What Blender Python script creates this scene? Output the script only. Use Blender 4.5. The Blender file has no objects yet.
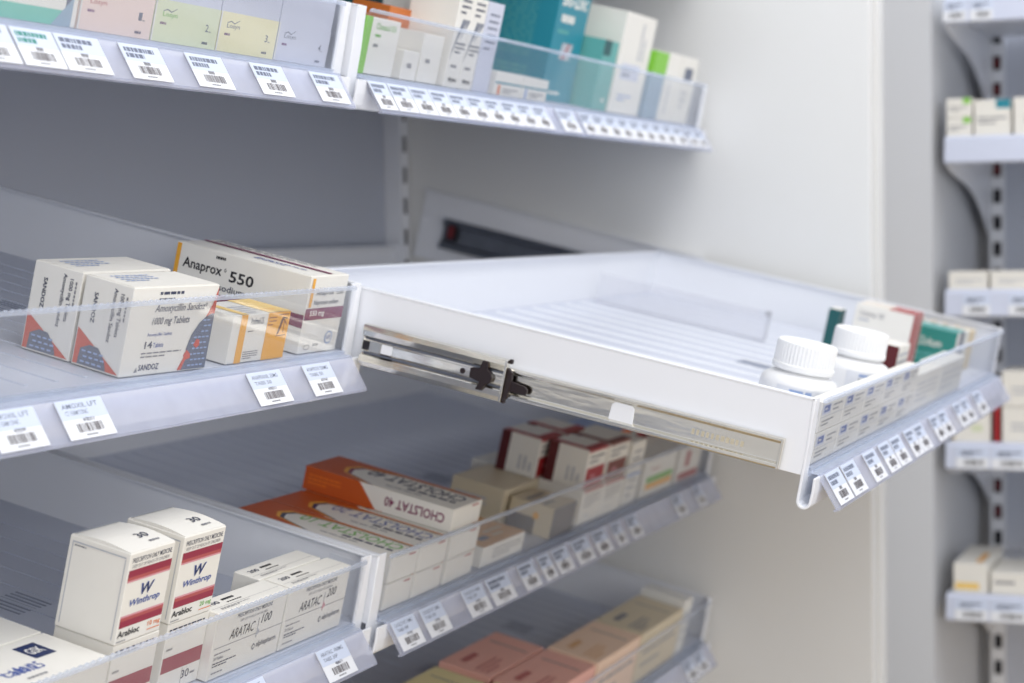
import bpy, bmesh, math, random
from mathutils import Matrix, Vector
random.seed(7)
SC = bpy.context.scene
COL = SC.collection

# ------------------------------------------------------------------ camera, world, lights
cam_data = bpy.data.cameras.new('camera')
cam = bpy.data.objects.new('camera', cam_data)
COL.objects.link(cam)
_R = Vector((0.37171594, -0.92819592, -0.01672106)); _U = Vector((0.05853353, 0.00545758, 0.99827052)); _F = Vector((0.92649937, 0.37205181, -0.05635925))
M = Matrix.Identity(4)
for r in range(3):
    M[r][0] = _R[r]; M[r][1] = _U[r]; M[r][2] = -_F[r]
M[0][3], M[1][3], M[2][3] = -1.31723602, -0.65156925, 0.0878172
cam.matrix_world = M
cam_data.sensor_width = 36.0
cam_data.lens = 36.0 * 1936.2984 / 1024.0
cam_data.clip_start = 0.05
cam_data.dof.use_dof = True
cam_data.dof.focus_distance = 1.27
cam_data.dof.aperture_fstop = 7.4
SC.camera = cam

SC.view_settings.view_transform = 'Standard'
SC.view_settings.look = 'None'
SC.view_settings.gamma = 1.0
SC.view_settings.use_curve_mapping = False
SC.view_settings.exposure = 0.23

wd = bpy.data.worlds.new('room_light'); SC.world = wd; wd.use_nodes = True
bg = wd.node_tree.nodes['Background']
bg.inputs[0].default_value = (0.89, 0.92, 1.0, 1); bg.inputs[1].default_value = 0.72

def area(name, loc, target, sx, sy, power, col=(1, 1, 1)):
    l = bpy.data.lights.new(name, 'AREA'); l.shape = 'RECTANGLE'; l.size = sx; l.size_y = sy
    l.energy = power; l.color = col
    o = bpy.data.objects.new(name, l); COL.objects.link(o); o.location = loc
    d = Vector(target) - Vector(loc); o.rotation_euler = d.to_track_quat('-Z', 'Y').to_euler()
    return o
area('ceiling_panel_light', (0.35, -0.95, 1.75), (0.4, -0.35, 0.0), 2.4, 0.9, 21, (1.0, 0.985, 0.96))
area('ceiling_panel_light', (-1.2, -1.7, 1.75), (-0.4, -0.1, -0.1), 1.6, 0.9, 12, (1.0, 0.99, 0.97))
area('aisle_fill_light', (-2.3, -2.3, 0.55), (0.1, 0.0, -0.05), 1.8, 1.4, 22, (1.0, 0.985, 0.955))  # added fill lamp behind the camera, brightens carton fronts and left sides

# ------------------------------------------------------------------ materials
def s2l(c):
    c /= 255.0
    return c / 12.92 if c <= 0.04045 else ((c + 0.055) / 1.055) ** 2.4
MATS = {}
def new_mat(name):
    m = bpy.data.materials.new(name); m.use_nodes = True
    nt = m.node_tree; nt.nodes.clear()
    out = nt.nodes.new('ShaderNodeOutputMaterial')
    return m, nt, out
def solid(name, rgb, rough=0.5, metal=0.0, var=0.03, scale=60.0, spec=0.5, bump=0.0, stretch=None):
    if name in MATS: return MATS[name]
    m, nt, out = new_mat(name)
    b = nt.nodes.new('ShaderNodeBsdfPrincipled')
    tc = nt.nodes.new('ShaderNodeTexCoord'); no = nt.nodes.new('ShaderNodeTexNoise')
    no.inputs['Scale'].default_value = scale; no.inputs['Detail'].default_value = 3
    if stretch:
        mp = nt.nodes.new('ShaderNodeMapping'); mp.inputs['Scale'].default_value = stretch
        nt.links.new(tc.outputs['Object'], mp.inputs[0]); nt.links.new(mp.outputs[0], no.inputs['Vector'])
    else:
        nt.links.new(tc.outputs['Object'], no.inputs['Vector'])
    mx = nt.nodes.new('ShaderNodeMix'); mx.data_type = 'RGBA'
    c = [s2l(v) for v in rgb]
    mx.inputs[6].default_value = (*[v * (1 - var) for v in c], 1)
    mx.inputs[7].default_value = (*[min(1, v * (1 + var)) for v in c], 1)
    nt.links.new(no.outputs['Fac'], mx.inputs[0]); nt.links.new(mx.outputs[2], b.inputs['Base Color'])
    b.inputs['Roughness'].default_value = rough; b.inputs['Metallic'].default_value = metal
    b.inputs['Specular IOR Level'].default_value = spec
    if bump:
        bp = nt.nodes.new('ShaderNodeBump'); bp.inputs['Strength'].default_value = bump; bp.inputs['Distance'].default_value = 0.001
        nt.links.new(no.outputs['Fac'], bp.inputs['Height']); nt.links.new(bp.outputs[0], b.inputs['Normal'])
    nt.links.new(b.outputs[0], out.inputs[0])
    m.diffuse_color = (*c, 1)
    MATS[name] = m
    return m
def clear(name, milk, milk_col=(0.82, 0.87, 0.97), tint=(0.96, 0.975, 1.0), rough=0.06, base=0.03):
    if name in MATS: return MATS[name]
    m, nt, out = new_mat(name)
    tr = nt.nodes.new('ShaderNodeBsdfTransparent'); tr.inputs[0].default_value = (*tint, 1)
    gl = nt.nodes.new('ShaderNodeBsdfGlossy'); gl.inputs['Roughness'].default_value = rough
    df = nt.nodes.new('ShaderNodeBsdfDiffuse'); df.inputs[0].default_value = (*milk_col, 1)
    tl = nt.nodes.new('ShaderNodeBsdfTranslucent'); tl.inputs[0].default_value = (*milk_col, 1)
    dt = nt.nodes.new('ShaderNodeMixShader'); dt.inputs[0].default_value = 0.4
    nt.links.new(df.outputs[0], dt.inputs[1]); nt.links.new(tl.outputs[0], dt.inputs[2])
    tc = nt.nodes.new('ShaderNodeTexCoord'); no = nt.nodes.new('ShaderNodeTexNoise'); no.inputs['Scale'].default_value = 35
    nt.links.new(tc.outputs['Object'], no.inputs['Vector'])
    mr = nt.nodes.new('ShaderNodeMapRange'); mr.inputs[3].default_value = milk * 0.8; mr.inputs[4].default_value = min(1, milk * 1.2)
    nt.links.new(no.outputs['Fac'], mr.inputs[0])
    m1 = nt.nodes.new('ShaderNodeMixShader'); nt.links.new(mr.outputs[0], m1.inputs[0])
    nt.links.new(tr.outputs[0], m1.inputs[1]); nt.links.new(dt.outputs[0], m1.inputs[2])
    fr = nt.nodes.new('ShaderNodeLayerWeight'); fr.inputs[0].default_value = 0.25
    ma = nt.nodes.new('ShaderNodeMath'); ma.operation = 'MULTIPLY_ADD'; ma.inputs[1].default_value = 0.12; ma.inputs[2].default_value = base
    nt.links.new(fr.outputs['Fresnel'], ma.inputs[0])
    m2 = nt.nodes.new('ShaderNodeMixShader'); nt.links.new(ma.outputs[0], m2.inputs[0])
    nt.links.new(m1.outputs[0], m2.inputs[1]); nt.links.new(gl.outputs[0], m2.inputs[2])
    nt.links.new(m2.outputs[0], out.inputs[0])
    MATS[name] = m
    return m

WHITE = solid('white_painted_metal', (236, 238, 243), 0.38, var=0.01, scale=20)
TRAY = solid('ribbed_white_plastic', (200, 205, 218), 0.42, var=0.015, scale=30)
PANEL = solid('warm_white_laminate', (226, 226, 224), 0.5, var=0.012, scale=6)
BACK = solid('blue_grey_panel', (190, 195, 207), 0.5, var=0.02, scale=8)
GUARD = clear('clear_guard_plastic', 0.045, tint=(0.985, 0.99, 1.0), base=0.02)
RIM = clear('milky_rim_plastic', 0.42)
STRIP = clear('milky_strip_plastic', 0.42, milk_col=(0.74, 0.76, 0.88))
CHROME = solid('zinc_plated_steel', (226, 222, 212), 0.13, 1.0, var=0.12, scale=40, bump=0.25, stretch=(1, .35, 2.2))
CHROMED = solid('dull_zinc_steel', (120, 124, 132), 0.3, 1.0, var=0.2, scale=55)
BLACK = solid('black_plastic', (30, 16, 20), 0.4)
DARK = solid('dark_slot', (28, 26, 34), 0.7)
REDP = solid('dark_red_plastic', (110, 16, 26), 0.5)

PAL = dict(white=(234, 231, 223), white2=(226, 225, 220), paper=(230, 232, 237), tint=(204, 213, 232), ink=(52, 58, 84), black=(32, 32, 38), grey=(128, 128, 134), lgrey=(184, 186, 192),
           navy=(34, 48, 92), blue=(70, 92, 160), lblue=(150, 172, 214), maroon=(122, 22, 78), wine=(150, 40, 66), pinkw=(214, 150, 160), red=(168, 34, 40), darkred=(88, 20, 26), rose=(178, 84, 84),
           orange=(222, 112, 34), rust=(196, 88, 32), amber=(238, 172, 58), yellow=(242, 205, 118), pale=(232, 226, 186), pgreen=(216, 222, 190), ppink=(230, 210, 202), lav=(206, 209, 222),
           teal=(36, 134, 152), dteal=(20, 84, 86), mint=(120, 196, 178), seag=(40, 130, 120), tealp=(96, 168, 162), green=(104, 176, 62), lime=(132, 200, 64), greyblue=(150, 172, 190),
           ochre=(196, 108, 40), tan=(214, 160, 96), beige=(214, 200, 172), pink=(236, 178, 162), peach=(238, 206, 180), sand=(234, 218, 164), slate=(96, 104, 124), dgrey=(96, 90, 92), brown=(126, 60, 42), brick=(206, 84, 62), violet=(104, 52, 110))
def ink(c):
    return solid('print_' + c, PAL[c], 0.45, var=0.02, scale=80)

# ------------------------------------------------------------------ object helpers
def link(o, parent=None):
    COL.objects.link(o)
    if parent is not None: o.parent = parent
    return o
def tag(o, label, cat, group=None, kind=None):
    o['label'] = label; o['category'] = cat
    if group: o['group'] = group
    if kind: o['kind'] = kind
    return o
def struct(o):
    o['kind'] = 'structure'; return o
def empty(name, mat=None):
    o = bpy.data.objects.new(name, None); o.empty_display_size = 0.02; link(o)
    if mat is not None: o.matrix_world = mat
    return o
def finish(bm, name, mats, parent=None, mat=None, smooth=False, bevel=0.0, seg=2):
    me = bpy.data.meshes.new(name)
    bmesh.ops.recalc_face_normals(bm, faces=bm.faces) if smooth else None
    bm.to_mesh(me); bm.free()
    for m in (mats if isinstance(mats, list) else [mats]): me.materials.append(m)
    if smooth:
        for p in me.polygons: p.use_smooth = True
    o = bpy.data.objects.new(name, me); link(o, parent)
    if mat is not None: o.matrix_world = mat
    if bevel:
        b = o.modifiers.new('bevel', 'BEVEL'); b.width = bevel; b.segments = seg; b.limit_method = 'ANGLE'
    return o
def bx(bm, a, b, mi=0):
    x0, y0, z0 = [min(p, q) for p, q in zip(a, b)]; x1, y1, z1 = [max(p, q) for p, q in zip(a, b)]
    v = [bm.verts.new(p) for p in ((x0, y0, z0), (x1, y0, z0), (x1, y1, z0), (x0, y1, z0), (x0, y0, z1), (x1, y0, z1), (x1, y1, z1), (x0, y1, z1))]
    for f in ((0, 3, 2, 1), (4, 5, 6, 7), (0, 1, 5, 4), (1, 2, 6, 5), (2, 3, 7, 6), (3, 0, 4, 7)):
        bm.faces.new([v[i] for i in f]).material_index = mi
def prism(bm, poly, axis, a, b, mi=0):
    """extrude a 2-D polygon along an axis: axis 'x' takes (s,n), 's' takes (x,n), 'n' takes (x,s)"""
    def P(p, t):
        return {'x': (t, p[0], p[1]), 's': (p[0], t, p[1]), 'n': (p[0], p[1], t)}[axis]
    A = [bm.verts.new(P(p, a)) for p in poly]; B = [bm.verts.new(P(p, b)) for p in poly]
    n = len(poly)
    fs = [bm.faces.new(A), bm.faces.new(B[::-1])]
    for i in range(n):
        fs.append(bm.faces.new((A[i], B[i], B[(i + 1) % n], A[(i + 1) % n])))
    for f in fs: f.material_index = mi
    bmesh.ops.recalc_face_normals(bm, faces=fs)
def ribbon(path, t):
    """2-D path thickened to a closed polygon"""
    L, Rr = [], []
    for i, p in enumerate(path):
        q0 = Vector(path[max(0, i - 1)]); q1 = Vector(path[min(len(path) - 1, i + 1)])
        d = (q1 - q0).normalized(); nrm = Vector((-d.y, d.x)) * t / 2
        L.append((p[0] + nrm.x, p[1] + nrm.y)); Rr.append((p[0] - nrm.x, p[1] - nrm.y))
    return L + Rr[::-1]
def lathe(bm, prof, seg=40, mi=0, flute=0.0, fl_range=(0, 0)):
    rings = []
    for i, (r, z) in enumerate(prof):
        ring = []
        for k in range(seg):
            rr = r * (1 - (flute if (k % 2 and fl_range[0] <= z <= fl_range[1]) else 0))
            a = 2 * math.pi * k / seg
            ring.append(bm.verts.new((rr * math.cos(a), rr * math.sin(a), z)))
        rings.append(ring)
    for a, b in zip(rings, rings[1:]):
        for k in range(seg):
            bm.faces.new((a[k], a[(k + 1) % seg], b[(k + 1) % seg], b[k])).material_index = mi
    bm.faces.new(rings[0][::-1]).material_index = mi; bm.faces.new(rings[-1]).material_index = mi

# ------------------------------------------------------------------ printing on faces
_TX = {}
BOLD = ('Anaprox', '550', 'SANDOZ', 'Winthrop', 'W', 'Bio-Zinc', '550 mg', 'Amcal', 'Mylan', 'GSK', 'CHOLSTAT 40', 'Amoxycillin Sandoz', '1000 mg Tablets', '14', 'Arabloc', 'Naproxen sodium')
def text_geo(s):
    if s in _TX: return _TX[s]
    cu = bpy.data.curves.new('t', 'FONT'); cu.body = s; cu.size = 1.0; cu.resolution_u = 2
    cu.offset = (0.010 if len(s) > 12 else 0.020) if s in BOLD else 0.006
    ob = bpy.data.objects.new('t', cu)
    me = bpy.data.meshes.new_from_object(ob)
    vs = [(v.co.x, v.co.y) for v in me.vertices]; fs = [tuple(p.vertices) for p in me.polygons]
    bpy.data.objects.remove(ob); bpy.data.meshes.remove(me); bpy.data.curves.remove(cu)
    x0 = min(v[0] for v in vs); x1 = max(v[0] for v in vs); y0 = min(v[1] for v in vs); y1 = max(v[1] for v in vs)
    vs = [((x - x0) / (x1 - x0), (y - y0) / (y1 - y0)) for x, y in vs]
    _TX[s] = (vs, fs)
    return _TX[s]

class Sheet:
    """body box w x d x h with artwork; faces F(ront) T(op) L(eft) R(ight) B(ack)"""
    def __init__(self, w, d, h, body='white', bevel=0.0006, raised='', bulge=0.0):
        self.raised, self.bulge = raised, bulge
        self.w, self.d, self.h = w, d, h
        self.bm = bmesh.new(); self.mats = []; self.k = {}
        bx(self.bm, (0, 0, 0), (w, d, h), self.mi(body))
        if bevel:
            bmesh.ops.bevel(self.bm, geom=list(self.bm.edges), offset=bevel, segments=2, affect='EDGES', profile=0.5)
        X, Y, Z = Vector((1, 0, 0)), Vector((0, 1, 0)), Vector((0, 0, 1))
        self.f = {'F': (Vector((0, 0, 0)), X, Z, -Y, w, h), 'T': (Vector((0, 0, h)), X, Y, Z, w, d), 'L': (Vector((0, d, 0)), -Y, Z, -X, d, h),
                  'R': (Vector((w, 0, 0)), Y, Z, X, d, h), 'B': (Vector((w, d, 0)), -X, Z, Y, w, h)}
        self.lv = 0
    def mi(self, c):
        if c not in self.k:
            self.k[c] = len(self.mats); self.mats.append(ink(c))
        return self.k[c]
    def pt(self, face, u, v, lift):
        O, U, V, N, W, H = self.f[face]
        if face in self.raised: lift += 0.00045
        if face == 'T' and self.bulge: lift += self.bulge * math.sin(math.pi * min(1, max(0, v)))
        return O + U * (u * W) + V * (v * H) + N * lift
    def poly(self, face, pts, col):
        self.lv += 1; lift = 0.00010 + 0.000012 * self.lv
        vs = [self.bm.verts.new(self.pt(face, u, v, lift)) for u, v in pts]
        f = self.bm.faces.new(vs); f.material_index = self.mi(col)
        f.normal_update()
        if f.normal.dot(self.f[face][3]) < 0: f.normal_flip()
        return self
    def rect(self, face, u0, v0, u1, v1, col):
        return self.poly(face, [(u0, v0), (u1, v0), (u1, v1), (u0, v1)], col)
    def text(self, face, u0, v0, u1, v1, s, col='ink', rot=0, shear=0.0):
        vs, fs = text_geo(s)
        self.lv += 1; lift = 0.00012 + 0.000012 * self.lv; m = self.mi(col)
        q = []
        for a, b in vs:
            a = a + shear * (b - 0.5)
            if rot == 90: a, b = 1 - b, a
            elif rot == 180: a, b = 1 - a, 1 - b
            elif rot == 270: a, b = b, 1 - a
            q.append(self.bm.verts.new(self.pt(face, u0 + a * (u1 - u0), v0 + b * (v1 - v0), lift)))
        for f in fs:
            try: self.bm.faces.new([q[i] for i in f]).material_index = m
            except ValueError: pass
        return self
    def dashes(self, face, u0, v0, u1, v1, rows, col='grey', rot=0, seed=1, fill=0.5):
        """rows of word-sized strokes: small print too fine to read"""
        rnd = random.Random(seed)
        for r in range(rows):
            a = 0.0; end = 1.0 if r < rows - 1 else 0.6
            while a < end:
                b = min(end, a + rnd.uniform(0.05, 0.16))
                lo = (rows - 1 - r + (1 - fill) / 2) / rows; hi = (rows - 1 - r + (1 + fill) / 2) / rows
                P = [(a, lo), (b, lo), (b, hi), (a, hi)]
                if rot == 90: P = [(1 - y, x) for x, y in P]
                elif rot == 270: P = [(y, 1 - x) for x, y in P]
                elif rot == 180: P = [(1 - x, 1 - y) for x, y in P]
                self.poly(face, [(u0 + x * (u1 - u0), v0 + y * (v1 - v0)) for x, y in P], col)
                self.lv -= 1
                a = b + 0.025
            
        self.lv += 1
        return self
    def bars(self, face, u0, v0, u1, v1, col='black', n=22, seed=3):
        rnd = random.Random(seed); a = u0; dw = (u1 - u0) / n
        while a < u1 - dw * 0.5:
            wd_ = dw * rnd.choice((0.35, 0.6, 0.9))
            self.rect(face, a, v0, a + wd_, v1, col); self.lv -= 1
            a += wd_ + dw * rnd.choice((0.3, 0.5, 0.7))
        self.lv += 1
        return self
    def make(self, name, mat=None, parent=None):
        me = bpy.data.meshes.new(name); self.bm.to_mesh(me); self.bm.free()
        for m in self.mats: me.materials.append(m)
        o = bpy.data.objects.new(name, me); link(o, parent)
        if mat is not None:
            if parent is None: o.matrix_world = mat
            else: o.matrix_basis = mat
        return o
def cp(o, mat, label=None):
    c = o.copy(); COL.objects.link(c); c.matrix_world = mat
    if label: c['label'] = label
    for ch in o.children:
        k = ch.copy(); COL.objects.link(k); k.parent = c
    return c

# ------------------------------------------------------------------ frames of the sloping drawers
TH, THD = 0.24421922, 0.22531775
ZU, ZL, H, PULL, GAP = 0.2070030, -0.2030736, 0.0524, 0.35235, 0.0322
FS, FN = 0.02436, 0.0213
def frame(y, z, th): return Matrix.Translation((0, 0, z)) @ Matrix.Rotation(th, 4, 'X') @ Matrix.Translation((0, y, 0))
FR = {'UR': frame(-.0011, ZU, TH), 'UL': frame(.0038, ZU, TH), 'ML': frame(.0002, 0, TH), 'LR': frame(-.0085, ZL, TH), 'LL': frame(-.0042, ZL, TH),
      'XR': frame(0, 2 * ZL, TH), 'D': frame(-PULL, -0.00284, THD), 'TR': frame(0, 2 * ZU, TH), 'TL': frame(0, 2 * ZU, TH)}
def at(fr, x, s, n=0.0021, r=0.0): return FR[fr] @ Matrix.Translation((x, s, n)) @ Matrix.Rotation(r, 4, 'Z')
FLOOR_D = 0.385

# ------------------------------------------------------------------ room
def build_room():
    bm = bmesh.new(); bx(bm, (-3.5, -2.6, -1.15), (2.2, 0.6, -1.1))
    struct(finish(bm, 'floor', solid('beige_vinyl_floor', (200, 180, 148), 0.45, var=0.05, scale=5)))
    bm = bmesh.new(); bx(bm, (-3.5, 0.46, -1.1), (2.2, 0.52, 1.9))
    struct(finish(bm, 'wall_back', solid('wall_paint', (215, 215, 216), 0.7, var=0.01, scale=4)))
    bm = bmesh.new(); bx(bm, (1.80, -2.6, -1.1), (1.86, 0.46, 1.9))
    struct(finish(bm, 'wall_right', solid('wall_paint', (215, 215, 216), 0.7)))
    bm = bmesh.new(); bx(bm, (1.35, -0.2, -1.1), (1.79, 0.455, 1.9))
    struct(finish(bm, 'wall_corner', solid('pillar_paint', (206, 208, 212), 0.7, var=0.01, scale=4)))
build_room()

# ------------------------------------------------------------------ main shelving cabinet
def build_cabinet():
    root = empty('shelving_cabinet', Matrix.Translation((0, 0.4, -1.1)))
    tag(root, 'white shelving cabinet with tall side panel and slotted uprights that holds the sloping drawers', 'cabinet')
    inv = root.matrix_world.inverted()
    def fin(bm, name, m, **k):
        o = finish(bm, name, m, None, None, **k); o.data.transform(inv); o.parent = root; return o
    bm = bmesh.new(); bx(bm, (-1.0, 0.412, -1.1), (0.93, 0.424, 0.9)); fin(bm, 'back_panel', BACK)
    bm = bmesh.new(); bx(bm, (0.932, -0.2, -1.1), (0.957, 0.424, 0.9)); fin(bm, 'side_panel', PANEL, bevel=0.0015)
    bm = bmesh.new(); bx(bm, (0.961, -0.203, -1.1), (1.0, 0.424, 0.9)); fin(bm, 'end_panel', PANEL, bevel=0.0015)
    for z in (-0.36, -0.155, 0.045, 0.252):
        bm = bmesh.new()
        bx(bm, (-0.98, 0.400, z), (0.905, 0.4115, z + 0.028)); bx(bm, (-0.98, 0.394, z + 0.024), (0.905, 0.4115, z + 0.028))
        fin(bm, 'cross_rail', WHITE, bevel=0.001)
    for x in (-0.028, 0.905):
        bm = bmesh.new()
        bx(bm, (x, 0.388, -1.1), (x + 0.024, 0.4115, 0.9))
        z = -0.55
        while z < 0.5:
            bx(bm, (x + 0.008, 0.3872, z), (x + 0.015, 0.3885, z + 0.020), 1); z += 0.039
        fin(bm, 'upright', [WHITE, DARK])
build_cabinet()

# ------------------------------------------------------------------ price labels
LH = math.hypot(FS - 0.006, FN - 0.001)                      # strip height
_lab = {}
def label_mesh(key, w, l1, l2, code, teal=False):
    if key in _lab: return _lab[key]
    hh = LH - 0.003
    s = Sheet(w, 0.0004, hh, 'paper', bevel=0)
    s.rect('F', 0, 0.50, 1, 1, 'tint')
    c = 'seag' if teal else 'slate'
    if l1:
        s.text('F', 0.10, 0.78, 0.86, 0.90, l1, c); s.text('F', 0.12, 0.61, 0.60, 0.72, l2, c)
        s.text('F', 0.42, 0.42, 0.66, 0.51, code, 'ink')
    else:
        s.dashes('F', 0.08, 0.58, 0.82, 0.92, 2, c, seed=len(_lab), fill=0.75)
        s.dashes('F', 0.42, 0.40, 0.70, 0.52, 1, 'grey', seed=3, fill=0.8)
    s.bars('F', 0.24, 0.16, 0.80, 0.38, 'dgrey', 15, seed=len(_lab))
    s.dashes('F', 0.36, 0.05, 0.76, 0.12, 1, 'grey', seed=5)
    me = bpy.data.meshes.new('price_label'); s.bm.to_mesh(me); s.bm.free()
    for m in s.mats: me.materials.append(m)
    _lab[key] = me
    return me
TEXTS = {('ML', 2): ('ANAPRANIL 25MG', 'TABS 50', '478311'), ('ML', 3): ('ANAPROX 550MG', 'TABS 50', '477141'),
         ('ML', 1): ('AMOXIL LFT', 'CT 1GRM TONIC', '478311'), ('ML', 0): ('AMOXIL LFT', 'CT 1GRM TONIC', '478299'), ('LL', 1): ('ARATAC 100MG', 'TABS 30P', '488671'), ('LL', 0): ('ARATAC 200MG', 'TABS 30P', '488672'),
         ('LR', 0): ('CHOLSTAT 10MG', 'TABS 30P', '477001'), ('LR', 1): ('CHOLSTAT 20MG', 'TABS 30P', '477002'), ('LR', 2): ('CHOLSTAT 40MG', 'TABS 30P', '477003')}
LABX = {
 'UL': [(-.4742, -.4363), (-.4336, -.3946), (-.3932, -.3487), (-.3276, -.2832), (-.2526, -.2077), (-.1706, -.1256), (-.0853, -.0395)],
 'UR': [(-.0003, .0307)] + [(.033 + .0378 * i, .033 + .0378 * i + .0362) for i in range(9)] + [(.3991, .4464)] + [(.4607 + .0385 * i, .4607 + .0385 * i + .0368) for i in range(9)] + [(.815, .850), (.856, .885)],
 'ML': [(-.4709, -.4271), (-.4073, -.3614), (-.1910, -.1450), (-.1127, -.0709)],
 'LL': [(-.2285, -.1860), (-.1095, -.0650)],
 'LR': [(.0052, .0458), (.0572, .0985), (.1398, .1832), (.1921, .2405), (.2645, .3017), (.3144, .3431), (.3505, .389), (.403, .4489), (.4608, .5017), (.5189, .5476), (.5671, .6005), (.7261, .7608), (.8086, .8375)],
 'D': [(.0107, .0560), (.0605, .1050), (.1376, .181), (.1973, .238), (.242, .2850), (.3050, .3450), (.348, .3880), (.428, .468), (.4720, .512), (.5602, .6), (.606, .646), (.6844, .7341)],
 'XR': [(.7881, .8287), (.8350, .8700)]}
LEAN = math.atan2(FS - 0.006, FN - 0.001)                    # strip leans outwards by this much

def build_drawer(fr, x0, x1, label, front=True, group=None):
    W = x1 - x0
    FLOOR_D = 0.42 if fr == 'D' else 0.385
    root = empty('shelf_drawer', FR[fr] @ Matrix.Translation((x0, 0, 0)))
    tag(root, label, 'drawer', group)
    PO = 0.0142                                              # end plates stand outside the clear guard
    # ribbed floor
    bm = bmesh.new(); bx(bm, (-PO + 0.0015, 0.003, -0.0015), (W + PO - 0.0015, FLOOR_D, 0.0012))
    x = 0.018
    while x < W - 0.012:
        bx(bm, (x, 0.016, 0.0011), (x + (0.0080 if fr == 'D' else 0.0035), FLOOR_D - 0.01, 0.0020), 2 if fr == 'D' else 0)
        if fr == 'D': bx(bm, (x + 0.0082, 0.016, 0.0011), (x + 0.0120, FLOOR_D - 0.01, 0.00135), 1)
        x += 0.0480 if fr == 'D' else 0.0300
    # grouped moulding slots in the floor
    for gx in (0.25, 0.52, 0.78):
        for k in range(7):
            bx(bm, (gx * W + k * 0.006, 0.155, 0.0011), (gx * W + k * 0.006 + 0.0018, 0.185, 0.0016), 1)
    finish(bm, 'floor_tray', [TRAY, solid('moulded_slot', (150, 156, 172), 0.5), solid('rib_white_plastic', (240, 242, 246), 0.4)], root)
    # side panels with rolled top edge and hooked front end
    for k, xs in enumerate((-PO, W + PO)):
        sg = 1 if k == 0 else -1
        bm = bmesh.new()
        bx(bm, (xs, 0.0025, -0.0015), (xs + sg * 0.0014, FLOOR_D, H - 0.0008))
        bx(bm, (xs - sg * 0.0004, 0.004, H - 0.0016), (xs + sg * 0.0060, FLOOR_D, H))
        arc = [(0.0045, H), (0.0022, 0.02), (0.0012, -0.010), (0.001, -0.019)] + [(-0.0035 + 0.0045 * math.cos(a), -0.019 + 0.0045 * math.sin(a)) for a in (-0.4, -0.9, -1.4, -1.9, -2.4, -2.9)] + [(-0.0082, -0.012), (-0.0075, -0.0015)]
        prism(bm, ribbon(arc, 0.0018), 'x', xs - sg * 0.0004, xs + sg * PO)
        finish(bm, 'side_panel', WHITE, root, bevel=0.0003, seg=1)
    bm = bmesh.new(); bx(bm, (-PO + 0.0015, FLOOR_D - 0.002, 0.0), (W + PO - 0.0015, FLOOR_D, H)); bx(bm, (-PO + 0.0015, FLOOR_D - 0.007, H - 0.0015), (W + PO - 0.0015, FLOOR_D, H))
    finish(bm, 'back_panel', WHITE, root)
    bm = bmesh.new()
    prism(bm, ribbon([(0.006, -0.0008), (0.001, -0.004), (0.001, -0.019), (-0.002, -0.024), (-0.006, -0.023), (-0.0078, -0.012), (-0.0074, -0.0018)], 0.0014), 'x', 0.0005, W - 0.0005)
    finish(bm, 'front_lip', WHITE, root)
    # clear guard with returns and saw-toothed rim
    bm = bmesh.new()
    bx(bm, (0.001, -0.0008, 0.0005), (W - 0.001, 0.0010, H - 0.0035))
    for xs, sg in ((0.0010, 1), (W - 0.0010, -1)):
        bx(bm, (xs, 0.0010, 0.0022), (xs + sg * 0.0014, 0.030, H - 0.004))
    finish(bm, 'front_guard', GUARD, root)
    bm = bmesh.new(); n = int((W - 0.02) / 0.0032); pts = [(0.001, H - 0.0035)]
    pts += [(W - 0.001, H - 0.0035)]
    tp = []
    for i in range(n + 1):
        xx = 0.0015 + (W - 0.003) * i / n
        tp += [(xx, H - 0.0005 if i % 2 else H - 0.0016)]
    prism(bm, pts + tp[::-1], 's', -0.0012, 0.0013)
    finish(bm, 'guard_rim', RIM, root)
    bm = bmesh.new(); bx(bm, (0.001, -0.0016, 0.0), (W - 0.001, 0.0016, 0.0022)); bx(bm, (0.001, -0.0075, -0.0012), (W - 0.001, 0.001, 0.0))
    finish(bm, 'guard_ledge', RIM, root)
    # label strip: leans outwards, its cards sit behind the clear face
    st = empty('x'); bpy.data.objects.remove(st)
    bm = bmesh.new()
    prism(bm, ribbon([(-0.0058, -0.0004), (-FS, -FN)], 0.0016), 'x', 0.0015, W - 0.0005)
    prism(bm, ribbon([(-FS - 0.0006, -FN - 0.0002), (-FS + 0.0022, -FN - 0.0016)], 0.0016), 'x', 0.0015, W - 0.0005)
    strip = finish(bm, 'label_strip', STRIP, root)
    base = Matrix.Translation((0, -FS - 0.0015, -FN + 0.0010)) @ Matrix.Rotation(-LEAN, 4, 'X')
    for i, (a, b) in enumerate(LABX.get(fr, [])):
        t = TEXTS.get((fr, i)); w = b - a
        if t: me = label_mesh((fr, i), w, *t)
        else:
            q = round(w * 400)
            me = label_mesh(('g', q, i % 3, fr == 'UL' and i == 1), w, None, None, None, fr == 'UL' and i == 1)
        o = bpy.data.objects.new('price_label', me); link(o, strip)
        o.matrix_basis = base @ Matrix.Translation((a - x0, 0, 0.0012))
    return root

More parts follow.
